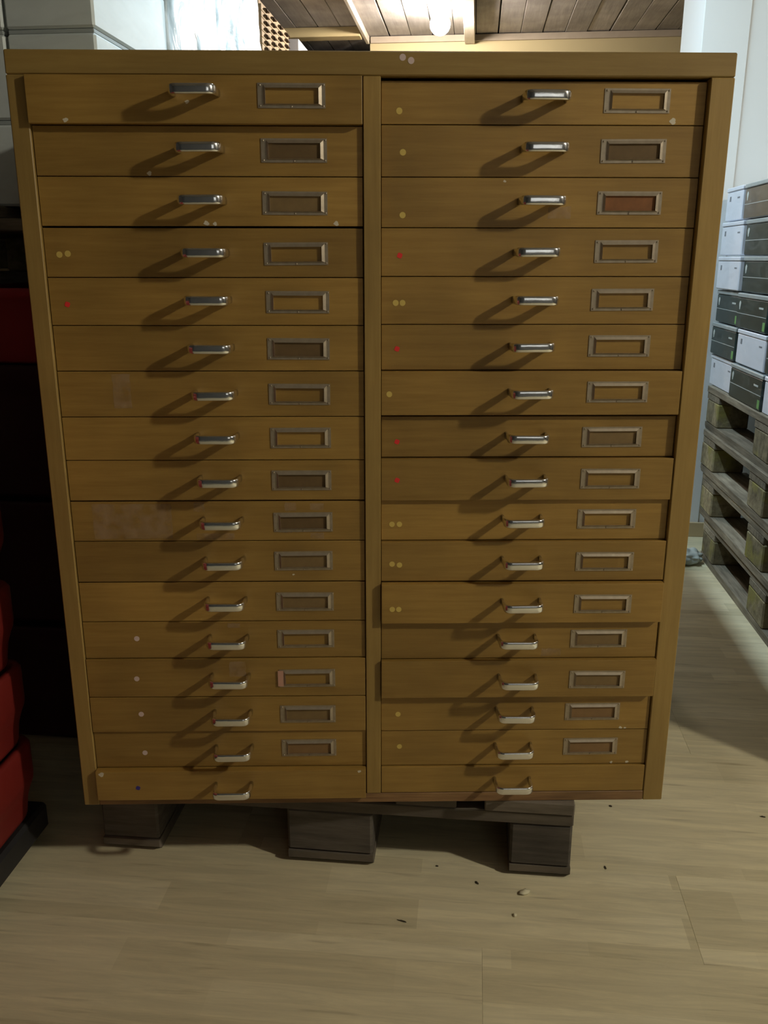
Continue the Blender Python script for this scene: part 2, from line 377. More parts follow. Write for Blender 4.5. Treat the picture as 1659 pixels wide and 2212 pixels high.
def pallet(name, x0, y0, z0, label, mats=('pallet', 'pallet_x', 'block'), h=0.144, rz=0, seed=0):
    """800 across x, 1200 along y, origin at the front left corner on the ground"""
    random.seed(seed + 100)
    T = tag(empty(name, (x0, y0, z0), rz), label, 'pallet')
    md, mx, mb = mats
    bh = h - 0.066
    ys = [(0, 0.145), (0.5275, 0.6725), (1.055, 1.2)]
    xs = [(0, 0.1), (0.3275, 0.4725), (0.7, 0.8)]
    for (a, c) in xs:                        # three skids along the length, ends chamfered
        bm = bmesh.new()
        prof = [(0.012, 0), (1.188, 0), (1.2, 0.010), (1.2, 0.022), (0, 0.022), (0, 0.010)]
        vs = [[bm.verts.new((x, yy - 0.6, z - 0.011)) for (yy, z) in prof] for x in (-(c - a) / 2, (c - a) / 2)]
        bm.faces.new(vs[0]); bm.faces.new(vs[1][::-1])
        for k in range(6):
            k2 = (k + 1) % 6
            bm.faces.new((vs[0][k], vs[1][k], vs[1][k2], vs[0][k2]))
        bmesh.ops.recalc_face_normals(bm, faces=bm.faces[:])
        link('skid_board', mesh_from(bm, 'skid_board', md), T, ((a + c) / 2, 0.6 + jit(.002), 0.011))
    for (a, c) in xs:
        for (d, e) in ys:
            bm = bmesh.new()
            add_box(bm, -(c - a) / 2, (c - a) / 2, -(e - d) / 2, (e - d) / 2, -bh / 2, bh / 2, 0.004)
            bmesh.ops.recalc_face_normals(bm, faces=bm.faces[:])
            o = link('block', mesh_from(bm, 'block', mb), T, ((a + c) / 2, (d + e) / 2 + jit(.004), 0.022 + bh / 2), (0, 0, jit(.03)))
    for (d, e) in ys:
        o = box('stringer_board', mx, 0, 0.8, d, e, h - 0.044, h - 0.022, 0.002, T)
    for (a, c) in [(0, 0.145), (0.19, 0.29), (0.3275, 0.4725), (0.51, 0.61), (0.655, 0.8)]:
        o = box('deck_board', md, a + jit(.002), c, 0 + jit(.003), 1.2 + jit(.003), h - 0.022, h, 0.002, T)
    return T


CZ = 0.146
pallet('wooden_pallet', -0.617, 1.250, 0, 'dark wooden pallet under the big drawer cabinet',
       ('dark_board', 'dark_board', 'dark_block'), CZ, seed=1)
wh = ['lowest', 'second from the floor', 'third from the floor', 'topmost']
for k in range(4):
    pallet('wooden_pallet', 0.793 + [0.004, 0.0, -0.003, 0.003][k], 1.800 + [-.04, 0.02, 0.05, 0.075][k], 0.144 * k,
           'weathered wooden pallet, %s in the stack of four right of the cabinet' % wh[k],
           rz=[0.0, 0.0, 0.0, 0.0][k], seed=k + 5)

# ------------------------------------------------------------------ boxes on the right-hand pallets
BZ = 0.5765; PITCH_Z = 0.1055
def goods_box(kind, y0, y1, k, label):
    """long side seen from the aisle; closed body with a shallow lid, print on the aisle side"""
    x0 = 0.795 + random.uniform(0, 0.012); d = 0.385; h = 0.1015
    T = tag(empty('storage_box', (x0 + d / 2, (y0 + y1) / 2, BZ + k * PITCH_Z)), label, 'box', 'boxes stacked on the right-hand pallets')
    hw = (y1 - y0) / 2 - 0.002
    body = {'white': 'white_box', 'green': 'green_box', 'brown': 'brown_box'}[kind]
    box('body', body, -d / 2 + .002, d / 2 - .002, -hw, hw, 0, 0.089, 0.003, T)
    box('lid', 'box_lid' if kind != 'white' else 'white_box', -d / 2, d / 2, -hw - .0015, hw + .0015, 0.0892, h, 0.002, T)
    fx = -d / 2 + .002
    if kind == 'white':
        box('printed_mark', 'print_grey', fx - .0006, fx, hw - .05, hw - .035, 0.060, 0.075, 0, T)
        box('printed_line', 'print_grey', fx - .0006, fx, -hw + .03, -hw + .055, 0.066, 0.070, 0, T)
    else:
        box('printed_line', 'print_white', fx - .0006, fx, -hw + .004, hw - .004, 0.042, 0.0435, 0, T)
        bm = bmesh.new()
        vs = [bm.verts.new((fx - .0006, hw - .028 + .008 * math.cos(a) * (1 + .35 * math.sin(3 * a)), 0.066 + .013 * math.sin(a))) for a in [q * PI / 6 for q in range(12)]]
        bm.faces.new(vs)
        r = bmesh.ops.extrude_face_region(bm, geom=bm.faces[:])
        for v in [g for g in r['geom'] if isinstance(g, bmesh.types.BMVert)]: v.co.x += .0006
        bmesh.ops.recalc_face_normals(bm, faces=bm.faces[:])
        link('printed_mark', mesh_from(bm, 'printed_mark', 'print_white'), T)
        box('printed_text', 'print_white', fx - .0006, fx, -hw + .035, -hw + .075, 0.064, 0.069, 0, T)
        box('printed_square', 'print_green', fx - .0006, fx, -hw + .008, -hw + .028, 0.006, 0.030, 0, T)
    return T


rows = [  # far end first (metres from the far end), bottom row first
    [('white', 3.12, 2.85), ('green', 2.845, 2.525), ('white', 2.52, 2.24), ('green', 2.235, 1.93)],
    [('green', 3.12, 2.835), ('white', 2.825, 2.55), ('green', 2.545, 2.23), ('white', 2.225, 1.94)],
    [('green', 3.12, 2.86), ('green', 2.855, 2.56), ('white', 2.555, 2.27), ('green', 2.265, 1.95)],
    [('white', 3.12, 2.865), ('green', 2.86, 2.54), ('green', 2.53, 2.22), ('white', 2.21, 1.94)],
    [('white', 3.12, 2.88), ('green', 2.865, 2.55), ('green', 2.54, 2.23), ('green', 2.22, 1.93)],
    [('white', 3.12, 2.94), ('brown', 2.93, 2.60), ('green', 2.59, 2.27), ('white', 2.26, 1.95)],
]
rn = ['lowest', 'second', 'third', 'fourth', 'fifth', 'top']
cn = ['at the white wall', 'second from the wall', 'third from the wall', 'nearest the camera']
kn = dict(white='white', green='dark green printed', brown='brownish dark')
for k, rw in enumerate(rows):
    for q, (kind, b1, a1) in enumerate(rw):
        goods_box(kind, a1, b1, k, '%s box, %s row on right pallets, %s' % (kn[kind], rn[k], cn[q]))


# crumpled piece of clear wrap hanging at the box stack
def sheet(name, pts_fn, nu, nv, mat, parent=None):
    bm = bmesh.new()
    g = [[bm.verts.new(pts_fn(i / nu, j / nv)) for j in range(nv + 1)] for i in range(nu + 1)]
    for i in range(nu):
        for j in range(nv): bm.faces.new((g[i][j], g[i + 1][j], g[i + 1][j + 1], g[i][j + 1]))
    r = bmesh.ops.solidify(bm, geom=bm.faces[:], thickness=0.0004)
    bmesh.ops.recalc_face_normals(bm, faces=bm.faces[:])
    return link(name, mesh_from(bm, name, mat, True), parent)


def wrapfn(u, v):
    yy = 1.90 + 1.23 * u; z = 0.585 + 0.62 * v
    return Vector((0.784 + 0.004 * noise.noise(Vector((yy * 14, z * 9, 0))) + .0015 * noise.noise(Vector((yy * 50, z * 22, 3))), yy, z))
o = sheet('stretch_wrap', wrapfn, 70, 40, 'film'); tag(o, 'clear crumpled stretch wrap over the boxes on the right pallets', 'plastic film')

# ------------------------------------------------------------------ crumpled bag on the floor by the pallets
bm = bmesh.new(); bmesh.ops.create_icosphere(bm, subdivisions=4, radius=1)
for v in bm.verts:
    p = v.co.copy(); f = 1 + 0.28 * noise.noise(p * 2.1) + .14 * noise.noise(p * 6)
    v.co = Vector((p.x * .050 * f, p.y * .050 * f, max(p.z * .027 * f + .021, 0.001)))
o = link('plastic_bag', mesh_from(bm, 'plastic_bag', 'bag', True), None, (0.735, 2.90, 0))
tag(o, 'small crumpled grey plastic bag on the floor at the far pallet corner', 'bag')


# ------------------------------------------------------------------ the drawer cabinet
CAB = tag(empty('drawer_cabinet', (-0.6006, 1.1653, CZ), 0.11865),
          'tall yellowish brown wooden drawer cabinet with two columns of shallow drawers', 'cabinet')
CW, CH, CD = 0.9308, 1.096, 0.42
U = dict(l0=0.0, l1=0.0240, c0=0.4527, c1=0.4753, r0=0.8999, r1=CW)
box('top_panel', 'carcass_h', 0, CW, 0, CD, 1.0672, CH, 0.0015, CAB)
box('side_panel', 'carcass_v', 0, U['l1'], 0, CD, 0, 1.0668, 0.0012, CAB)
box('side_panel', 'carcass_v', U['r0'], CW, 0, CD, 0, 1.0668, 0.0012, CAB)
box('centre_panel', 'carcass_v', U['c0'], U['c1'], 0, CD - .02, 0.0170, 1.0668, 0.0008, CAB)
box('bottom_rail', 'bottom', U['l1'] + .0003, U['r0'] - .0003, 0.0005, CD - .02, 0, 0.0165, 0.001, CAB)
box('back_panel', 'carcass_v', U['l1'] + .0005, U['r0'] - .0005, CD - .012, CD, 0.0005, 1.0665, 0, CAB)


def disc(name, mat, r, th, n=20, wob=0.0):
    bm = bmesh.new()
    a = [bm.verts.new((r * (1 + wob * math.sin(4 * t)) * math.cos(t), 0, r * (1 + wob * math.sin(4 * t)) * math.sin(t))) for t in [2 * PI * i / n for i in range(n)]]
    f = bm.faces.new(a)
    e = bmesh.ops.extrude_face_region(bm, geom=[f])
    for v in [g for g in e['geom'] if isinstance(g, bmesh.types.BMVert)]: v.co.y -= th
    bmesh.ops.recalc_face_normals(bm, faces=bm.faces[:])
    return mesh_from(bm, name, mat)


DOT = {k: disc('sticker', 'dot_' + k, 0.0041, 0.0003) for k in ('yellow', 'white')}
DOT['red'] = disc('sticker', 'dot_red', 0.0037, 0.0003, 16, 0.10)
DOT['blue'] = disc('sticker', 'dot_blue', 0.0036, 0.0003, 16, 0.08)
for (u_, z_) in [(0.5032, 1.0885), (0.5139, 1.0848)]:
    o = link('sticker', DOT['white'], CAB, (u_, 0, z_)); o['label'] = 'pale round sticker on the top rail'


# handle: flat strap bent into a rounded bracket
def handle_mesh():
    bm = bmesh.new()
    hw, pr, rc = 0.0275, 0.0335, 0.0095
    path = [(-hw - .0008, 0.0, 0)]
    path += [(-hw, -(pr - rc) * 0.5, 0), (-hw, -(pr - rc), 0)]
    for q in range(1, 7):
        a = PI - q * (PI / 2) / 6
        path.append((-hw + rc + rc * math.cos(a), -(pr - rc) - rc * math.sin(a), 0))
    left = path[:]
    right = [(-x, y, z) for (x, y, z) in reversed(left)]
    path = left + right
    hz, ht = 0.0062, 0.0026
    sec = [(math.copysign(abs(math.cos(a)) ** 0.6, math.cos(a)) * ht, math.copysign(abs(math.sin(a)) ** 0.7, math.sin(a)) * hz) for a in [2 * PI * k / 16 + PI / 16 for k in range(16)]]
    rings = []
    for i, p in enumerate(path):
        a = Vector(path[max(i - 1, 0)]); c = Vector(path[min(i + 1, len(path) - 1)])
        tdir = (c - a).normalized(); nrm = Vector((tdir.y, -tdir.x, 0))
        # the legs narrow a little towards the drawer
        s = 0.78 + 0.22 * min(1.0, (-p[1] / (pr - 0.006))) ** 1.5
        rings.append([bm.verts.new(Vector(p) + nrm * s_[0] + Vector((0, 0, s_[1] * s))) for s_ in sec])
    for r0_, r1_ in zip(rings, rings[1:]):
        for k in range(16): bm.faces.new((r0_[k], r1_[k], r1_[(k + 1) % 16], r0_[(k + 1) % 16]))
    bm.faces.new(rings[0]); bm.faces.new(rings[-1][::-1])
    bmesh.ops.recalc_face_normals(bm, faces=bm.faces[:])
    return mesh_from(bm, 'handle', 'chrome', True)


HM = handle_mesh()


# label holder: flange, raised lip around the window, five little nails
def holder_mesh():
    bm = bmesh.new()
    def ring(X0, X1, Z0, Z1, x0, x1, z0, z1, y, inner_y, thick_back):
        o_ = [(X0, Z0), (X1, Z0), (X1, Z1), (X0, Z1)]; i_ = [(x0, z0), (x1, z0), (x1, z1), (x0, z1)]
        ob = [bm.verts.new((a, 0, c)) for a, c in o_]; of = [bm.verts.new((a, -y, c)) for a, c in o_]
        jf = [bm.verts.new((a, -inner_y, c)) for a, c in i_]; jb = [bm.verts.new((a, 0, c)) for a, c in i_]
        for k in range(4):
            n_ = (k + 1) % 4
            bm.faces.new((ob[k], ob[n_], of[n_], of[k])); bm.faces.new((of[k], of[n_], jf[n_], jf[k])); bm.faces.new((jf[k], jf[n_], jb[n_], jb[k]))
    ring(-.043, .043, -.0147, .0147, -.0358, .0385, -.0112, .0125, .0009, .0009, 0)
    ring(-.0358, .0385, -.0112, .0125, -.0332, .0345, -.0098, .0088, .0012, .0034, 0)
    for (px, pz) in [(-.0400, .0120), (.0410, .0125), (-.0400, -.0120), (.0405, -.0122), (0.000, -.0130)]:
        m4 = Matrix.Translation((px, -.0012, pz)) @ Matrix.Scale(0.6, 4, (0, 1, 0))
        bmesh.ops.create_icosphere(bm, subdivisions=1, radius=.0014, matrix=m4)
    bmesh.ops.recalc_face_normals(bm, faces=bm.faces[:])
    return mesh_from(bm, 'label_holder', 'nickel')


LH = holder_mesh()
CARD = {k: box_me('label_card', 'card_' + k, -.0345, .0355, -.0008, -.0001, -.0105, .0095) for k in ('dark', 'grey', 'orange', 'pink')}

Lb = [1.0672, 1.0084, .9463, .8823, .8180, .7543, .6919, .6276, .5648, .5037, .4430, .3786, .3153, .2549, .1906, .1300, .0655, .0128]
Rb = [1.0672, 1.0109, .9467, .8829, .8195, .7554, .6920, .6273, .5668, .5039, .4415, .3780, .3143, .2520, .1888, .1264, .0641, .0168]
Lp = [7, -5, -5, -6, -5, -5.5, -5, -5, -5, -5, -4.5, -4.5, -4, -1, -0.3, -4, 8]
Rp = [-10, -10, -9, -9.5, -9, -8.5, -1, -9, -1.5, -8, -1, 8, -2, 6, -4.5, -5, -1]
gap_bot = {('L', 3): .0022, ('L', 9): .0016, ('L', 11): .0012, ('R', 6): .001, ('R', 7): .0026, ('R', 8): .001, ('R', 11): .0018}
cards = {('L', 2): 'dark', ('L', 3): 'grey', ('L', 6): 'dark', ('L', 9): 'dark', ('L', 10): 'dark', ('L', 11): 'grey', ('L', 12): 'grey',
         ('L', 15): 'grey', ('L', 16): 'pink', ('R', 2): 'dark', ('R', 3): 'orange', ('R', 8): 'grey', ('R', 13): 'grey', ('R', 14): 'grey',
         ('R', 15): 'pink', ('R', 16): 'pink'}
HLw = [1.0446, .9792, .916, .8502, .7889, .7251, .6618, .6010, .5385, .4760, .4150, .3510, .2900, .2270, .1650, .1015, .0415]
HRw = [1.0421, .981, .9163, .8513, .7889, .7266, .6636, .5995, .5385, .4765, .4145, .3510, .2885, .2255, .1635, .1005, .0405]
HLu = [.2405, .2415, .2411, .2415, .2420, .2425, .2445, .2440, .2445, .2448, .2448, .2446, .2447, .2450, .2456, .2443, .2423]
HRu = [.6875, .6886, .6882, .6846, .6855, .6836, .6841, .6836, .6839, .6828, .6836, .6847, .6822, .6847, .6846, .6852, .6856]
OLw = [1.0422, .9786, .9135, .8492, .7858, .7226, .6595, .5972, .5348, .4717, .4119, .3468, .2864, .2217, .1604, .0988]
ORw = [1.0404, .9796, .9149, .8527, .7889, .7261, .6627, .5967, .5367, .4740, .4097, .3456, .2845, .2194, .1586, .0966]
dots = {('L', 4): ('yellow', [(.0438, .8478), (.055, .849)]), ('L', 5): ('red', [(.0484, .7827)]), ('L', 13): ('white', [(.1045, .2879)]),
        ('L', 14): ('white', [(.1002, .2222)]), ('L', 15): ('white', [(.1027, .1619)]), ('L', 16): ('white', [(.1024, .0918)]),
        ('L', 17): ('blue', [(.0902, .036)]), ('R', 1): ('yellow', [(.4995, 1.0274)]), ('R', 2): ('yellow', [(.5046, .9774)]),
        ('R', 3): ('yellow', [(.5046, .899)]), ('R', 4): ('red', [(.5012, .8471)]), ('R', 5): ('yellow', [(.4959, .7846), (.5053, .7846)]),
        ('R', 6): ('red', [(.4981, .7222)]), ('R', 7): ('yellow', [(.4873, .6599)]), ('R', 8): ('red', [(.4988, .5903)]),
        ('R', 9): ('red', [(.499, .5352)]), ('R', 10): ('yellow', [(.4919, .4667), (.5028, .4667)]), ('R', 11): ('yellow', [(.4921, .407), (.5031, .4055)]),
        ('R', 12): ('yellow', [(.4924, .3383), (.5021, .3382)]), ('R', 15): ('yellow', [(.5024, .156)]), ('R', 16): ('yellow', [(.5049, .0987)])}
# pale paint specks (u, w, radius) and adhesive residue rectangles (u0,u1,w0,w1)
specks = {('L', 1): [(.0725, 1.0115, .0028), (.2285, 1.0345, .0022)], ('L', 2): [(.172, .9485, .0025)], ('L', 3): [(.243, .8850, .0030), (.2545, .8850, .0022), (.416, .8845, .0028)],
          ('R', 1): [(.858, 1.0130, .0035)], ('R', 3): [(.640, .9420, .0016)], ('R', 15): [(.855, .1285, .0022), (.862, .1280, .0016)], ('R', 16): [(.845, .0655, .0018), (.870, .0655, .0022)],
          ('L', 17): [(.0345, .0625, .0035), (.441, .0625, .0022)], ('L', 11): [(.345, .3985, .0016), (.345, .3900, .0014)]}
resid = {('L', 10): [(.055, .170, .447, .500), (.203, .218, .488, .502), (.335, .352, .489, .501), (.372, .392, .490, .500), (.372, .392, .4455, .455), (.205, .26, .4450, .455), (.325, .345, .4555, .459)],
         ('L', 7): [(.100, .125, .640, .688)], ('R', 13): [(.722, .752, .2555, .268)], ('L', 13): [(.243, .262, .305, .312)], ('L', 14): [(.243, .268, .225, .250)],
         ('R', 3): [(.70, .73, .895, .91)]}


def add_drawer(side, n):
    B, P = (Lb, Lp) if side == 'L' else (Rb, Rp)
    ua, ub = (U['l1'], U['c0']) if side == 'L' else (U['c1'], U['r0'])
    z1, z0 = B[n - 1] - (.0040 if n == 1 and side == 'R' else .0012 if n == 1 else .0004), B[n] + gap_bot.get((side, n), .0006)
    ua += .0006 + random.uniform(0, .0004); ub -= .0008 + random.uniform(0, .0005)
    pr = P[n - 1] / 1000.0
    cu, cz = (ua + ub) / 2, (z0 + z1) / 2
    bm = bmesh.new()
    add_box(bm, ua - cu, ub - cu, 0, 0.018, z0 - cz, z1 - cz, 0.0009, 2)
    # the tray behind the front
    add_box(bm, ua - cu + .006, ub - cu - .006, 0.018, 0.38, z0 - cz + .006, z1 - cz - .012)
    bmesh.ops.recalc_face_normals(bm, faces=bm.faces[:])
    D = link('drawer', mesh_from(bm, 'drawer', 'drawer'), CAB, (cu, -pr, cz))
    hw = HLw if side == 'L' else HRw; hu = HLu if side == 'L' else HRu
    # the pull sits on the drawer face
    link('handle', HM, D, (hu[n - 1] - cu, 0, hw[n - 1] - cz), (0, random.uniform(-.012, .012), 0))
    if n <= 16:
        ow = OLw if side == 'L' else ORw
        uc = .3615 if side == 'L' else .8090
        h = link('label_holder', LH, D, (uc - cu + random.uniform(-.0006, .0006), 0, ow[n - 1] - cz), (0, random.uniform(-.008, .008), 0))
        if (side, n) in cards:
            c_ = link('label_card', CARD[cards[(side, n)]], D, (uc - cu, 0, ow[n - 1] - cz))
            c_['label'] = {'dark': 'dark brown card insert', 'grey': 'greyish card insert', 'orange': 'orange brown card insert', 'pink': 'pinkish brown card insert'}[cards[(side, n)]]
    if (side, n) == ('L', 14):
        o = box('tape_scrap', 'tape', -.0445 + uc - cu, -.036 + uc - cu, -.0022, -.0015, ow[n - 1] - cz - .013, ow[n - 1] - cz + .013, 0, D)
        o['label'] = 'scrap of reddish tape on the holder'
    if (side, n) in dots:
        c, l = dots[(side, n)]
        for (u_, w_) in l:
            o = link('sticker', DOT[c], D, (u_ - cu, 0, w_ - cz)); o['label'] = 'small round %s sticker' % c
    for (u_, w_, r_) in specks.get((side, n), []):
        bm = bmesh.new()
        k = 11; ph = random.random() * 6
        a = [bm.verts.new((r_ * (1 + .3 * math.sin(3 * t_ + ph)) * math.cos(t_) * 1.2, 0, r_ * (1 + .25 * math.sin(2 * t_ + ph)) * math.sin(t_))) for t_ in [2 * PI * i / k for i in range(k)]]
        f = bm.faces.new(a); e = bmesh.ops.extrude_face_region(bm, geom=[f])
        for v in [g for g in e['geom'] if isinstance(g, bmesh.types.BMVert)]: v.co.y -= .0003
        bmesh.ops.recalc_face_normals(bm, faces=bm.faces[:])
        w2 = min(max(w_, z0 + r_ * 1.3), z1 - r_ * 1.3)
        o = link('paint_speck', mesh_from(bm, 'paint_speck', 'speck'), D, (u_ - cu, 0, w2 - cz)); o['label'] = 'pale paint speck'
    for (a, c, e, g) in resid.get((side, n), []):
        e = max(e, z0 + .001); g = min(g, z1 - .001)
        bm = bmesh.new(); k = 8
        pts = []
        for (p0, p1) in (((a, e), (c, e)), ((c, e), (c, g)), ((c, g), (a, g)), ((a, g), (a, e))):
            for q in range(k):
                f_ = q / k; pts.append((p0[0] + (p1[0] - p0[0]) * f_ + random.uniform(-.0008, .0008), p0[1] + (p1[1] - p0[1]) * f_ + random.uniform(-.0006, .0006)))
        vs = [bm.verts.new((px - cu, -.0001, pz - cz)) for px, pz in pts]
        f = bm.faces.new(vs); e_ = bmesh.ops.extrude_face_region(bm, geom=[f])
        for v in [x_ for x_ in e_['geom'] if isinstance(x_, bmesh.types.BMVert)]: v.co.y -= .00015
        bmesh.ops.recalc_face_normals(bm, faces=bm.faces[:])
        o = link('glue_residue', mesh_from(bm, 'glue_residue', 'residue'), D); o['label'] = 'pale glue residue'
    return D


random.seed(3)
for n_ in range(1, 18): add_drawer('L', n_)
for n_ in range(1, 18): add_drawer('R', n_)


# light blockers added beside and in front of the right-hand pallets, outside the frame; they shade the aisle and the pallets
T = tag(empty('light_block_right', (1.62, 1.62, 0)), 'crate-shaped light blocker added between the camera side and the right-hand pallets, outside the frame', 'crate')
box('body', 'blocker_dark', -.78, .74, -.15, .13, 0, 1.05, .003, T); box('lid', 'blocker_dark', -.785, .745, -.155, .135, 1.0503, 1.08, .003, T)
T = tag(empty('light_block_right', (2.02, 2.45, 0)), 'crate-shaped light blocker added on the far side of the right-hand pallets, hidden behind them', 'crate')
box('body', 'blocker_dark', -.38, .38, -.6, .6, 0, 1.10, .003, T); box('lid', 'blocker_dark', -.385, .385, -.605, .605, 1.1003, 1.13, .003, T)
# an unseen light blocker of the same height, added right behind the cabinet; it shades the aisle floor
T = tag(empty('light_block_rear', (-0.15, 2.27, 0.1465)), 'box-shaped light blocker added right behind the drawer cabinet, hidden by it', 'light_blocker')
box('body', 'blocker_dark', -.45, .45, -.54, .54, 0, 1.045, .003, T)
box('lid', 'blocker_dark', -.455, .455, -.545, .545, 1.0453, 1.075, .003, T)

# ------------------------------------------------------------------ red crates at the left
def crate_mesh(lx, ly, h, rim, name, mat, lip=0.010):
    """open tub: straight upper band, rounded shoulder, inset lower body (outside), open inside"""
    bm = bmesh.new()
    def loop(ox, z, n=5, rc=0.03):
        vs = []
        hx, hy = lx / 2 - ox, ly / 2 - ox
        for (sx, sy, a0) in ((1, 1, 0), (-1, 1, PI / 2), (-1, -1, PI), (1, -1, 3 * PI / 2)):
            for q in range(n + 1):
                a = a0 + q * PI / 2 / n
                vs.append(bm.verts.new((sx * (hx - rc) + rc * math.cos(a), sy * (hy - rc) + rc * math.sin(a), z)))
        return vs
    prof = [(lip + .008, 0.0), (lip + .002, .003), (lip, .010), (lip * .75, h - rim - .025), (lip * .4, h - rim - .008), (0.001, h - rim + .004), (0, h - rim + .012), (0, h - .006), (0.003, h), (0.012, h),
            (0.014, h - .01), (lip + .014, .012)]
    loops = [loop(o_, z_) for o_, z_ in prof]
    for a, c in zip(loops, loops[1:]):
        k = len(a)
        for q in range(k): bm.faces.new((a[q], a[(q + 1) % k], c[(q + 1) % k], c[q]))
    bm.faces.new(loops[0][::-1]); bm.faces.new(loops[-1])
    bmesh.ops.recalc_face_normals(bm, faces=bm.faces[:])
    return mesh_from(bm, name, mat, True)


# near stack on a black dolly
d = tag(empty('crate_dolly', (-0.925, 0.95, 0)), 'low black dolly under the near stack of red crates', 'dolly')
box('deck', 'black', -0.200, 0.200, -0.31, 0.325, 0.022, 0.072, 0.006, d)
for sx in (-1, 1):
    for sy in (-1, 1):
        bm = bmesh.new(); bmesh.ops.create_cone(bm, cap_ends=True, segments=20, radius1=.0108, radius2=.0108, depth=.018, matrix=Matrix.Rotation(PI / 2, 4, 'Y'))
        link('wheel', mesh_from(bm, 'wheel', 'black', False), d, (sx * .165, sy * .27, .0108))
CM = crate_mesh(0.406, 0.62, 0.1395, 0.074, 'red_crate', 'red', 0.012)
names6 = ['lowest crate, on the black dolly', 'second crate from the bottom', 'third crate from the bottom', 'fourth crate from the bottom', 'fifth crate from the bottom', 'topmost crate']
for k in range(6):
    o = link('red_crate', CM, None, (-0.925 + [0, .001, -.001, 0, .001, 0][k], 0.95, 0.0725 + .140 * k))
    tag(o, 'red plastic crate in the near left stack, %s' % names6[k], 'crate', 'red crates stacked left of the cabinet')

# far stack carrying the wrapped pallet
CM2 = crate_mesh(0.80, 1.20, 0.228, 0.030, 'red_crate', 'red_lit', 0.020)
M['red_shade'] = plain('shade_darkened_red_plastic', (0.045, 0.006, 0.009), 0.45, 0, 0.12, 12, 0.02)  # same red plastic, darkened to paint in the shade on the lower crates
CM3 = CM2.copy(); CM3.materials[0] = M['red_shade']
nm = ['on the floor', 'second from the floor', 'third from the floor', 'topmost, right under the loaded pallet']
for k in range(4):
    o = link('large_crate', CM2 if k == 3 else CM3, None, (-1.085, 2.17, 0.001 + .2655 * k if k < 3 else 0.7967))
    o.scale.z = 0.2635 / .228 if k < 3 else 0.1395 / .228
    tag(o, ('large red crate in the stack behind the cabinet, %s' if k == 3 else 'large red crate, colour darkened for shade, in the stack behind the cabinet, %s') % nm[k], 'crate', 'large crates under the wrapped pallet')
pallet('wooden_pallet', -1.475, 1.60, 0.9365, 'wooden pallet carrying the film-wrapped grey cartons, on the red crates', h=0.144, seed=21)

# grey cartons, five rows of three columns
PZ = 1.081
colx = [(-0.828, -0.667), (-0.993, -0.832), (-1.158, -0.997)]
cword = ['nearest the aisle', 'in the middle column', 'in the left column']
rword = ['bottom', 'second', 'third', 'fourth', 'top']
for r in range(5):
    for q, (a, c) in enumerate(colx):
        z0 = PZ + r * 0.1455
        T = tag(empty('grey_carton', ((a + c) / 2, 1.815, z0)), 'film-wrapped grey carton, %s row of the left pallet, %s' % (rword[r], cword[q]), 'carton', 'grey cartons on the left pallet')
        hx = (c - a) / 2
        box('body', 'grey_carton', -hx, hx, -.19, .19, 0, .1375, 0.004, T)
        box('lid', 'carton_gap', -hx + .003, hx - .003, -.187, .187, .1377, .1445, 0.001, T)

# bulky bundle wrapped in white film behind them
def bundle(x0, x1, y0, y1, z0, z1, n, amp, name, label):
    bm = bmesh.new(); add_box(bm, x0, x1, y0, y1, z0, z1)
    bmesh.ops.subdivide_edges(bm, edges=bm.edges[:], cuts=n, use_grid_fill=True)
    cx, cy, cz = (x0 + x1) / 2, (y0 + y1) / 2, (z0 + z1) / 2
    for v in bm.verts:
        p = v.co
        c = Vector((cx, cy, cz)); dlt = p - c
        bul = 1 - .035 * (abs(dlt.y) / ((y1 - y0) / 2)) ** 6
        p.x = cx + dlt.x * bul
        q = Vector((p.x * 5, p.y * 5, p.z * 4))
        w_ = noise.noise(q) * amp + abs(noise.noise(q * 2.7)) * amp * .6
        nrm = Vector((dlt.x / (x1 - x0), dlt.y / (y1 - y0), dlt.z / (z1 - z0))); nrm.normalize()
        p += nrm * w_
        if p.z < z0 + .001: p.z = z0 + .001
        p.x = min(p.x, x1 + .004); p.y = max(p.y, y0)
    bmesh.ops.recalc_face_normals(bm, faces=bm.faces[:])
    o = link(name, mesh_from(bm, name, 'bundle', True))
    return tag(o, label, 'bundle')
bundle(-1.16, -0.664, 2.012, 2.42, PZ + .001, 1.86, 36, .016, 'wrapped_bundle', 'bright white film-wrapped bundle just behind the grey cartons')
bundle(-1.18, -0.672, 2.45, 2.93, PZ + .001, 1.92, 36, .020, 'wrapped_bundle', 'crumpled white film-wrapped bundle at the far end of the left pallet')

# clear film round the cartons
def filmfn_front(u, v):
    x = -1.17 + (1.17 - 0.6615) * u; z = PZ + .004 + .735 * v
    return Vector((x, 1.6185 + .0025 * noise.noise(Vector((x * 12, z * 10, 1))), z))
def filmfn_side(u, v):
    yy = 1.6185 + .385 * u; z = PZ + .004 + .735 * v
    return Vector((-0.6605 + .0025 * noise.noise(Vector((yy * 12, z * 10, 7))) - .0 * u, yy, z))
T = tag(empty('stretch_wrap', (0, 0, 0)), 'clear stretch film pulled tight around the grey cartons', 'plastic film')
sheet('front_sheet', filmfn_front, 40, 50, 'film', T)
sheet('side_sheet', filmfn_side, 30, 50, 'film', T)

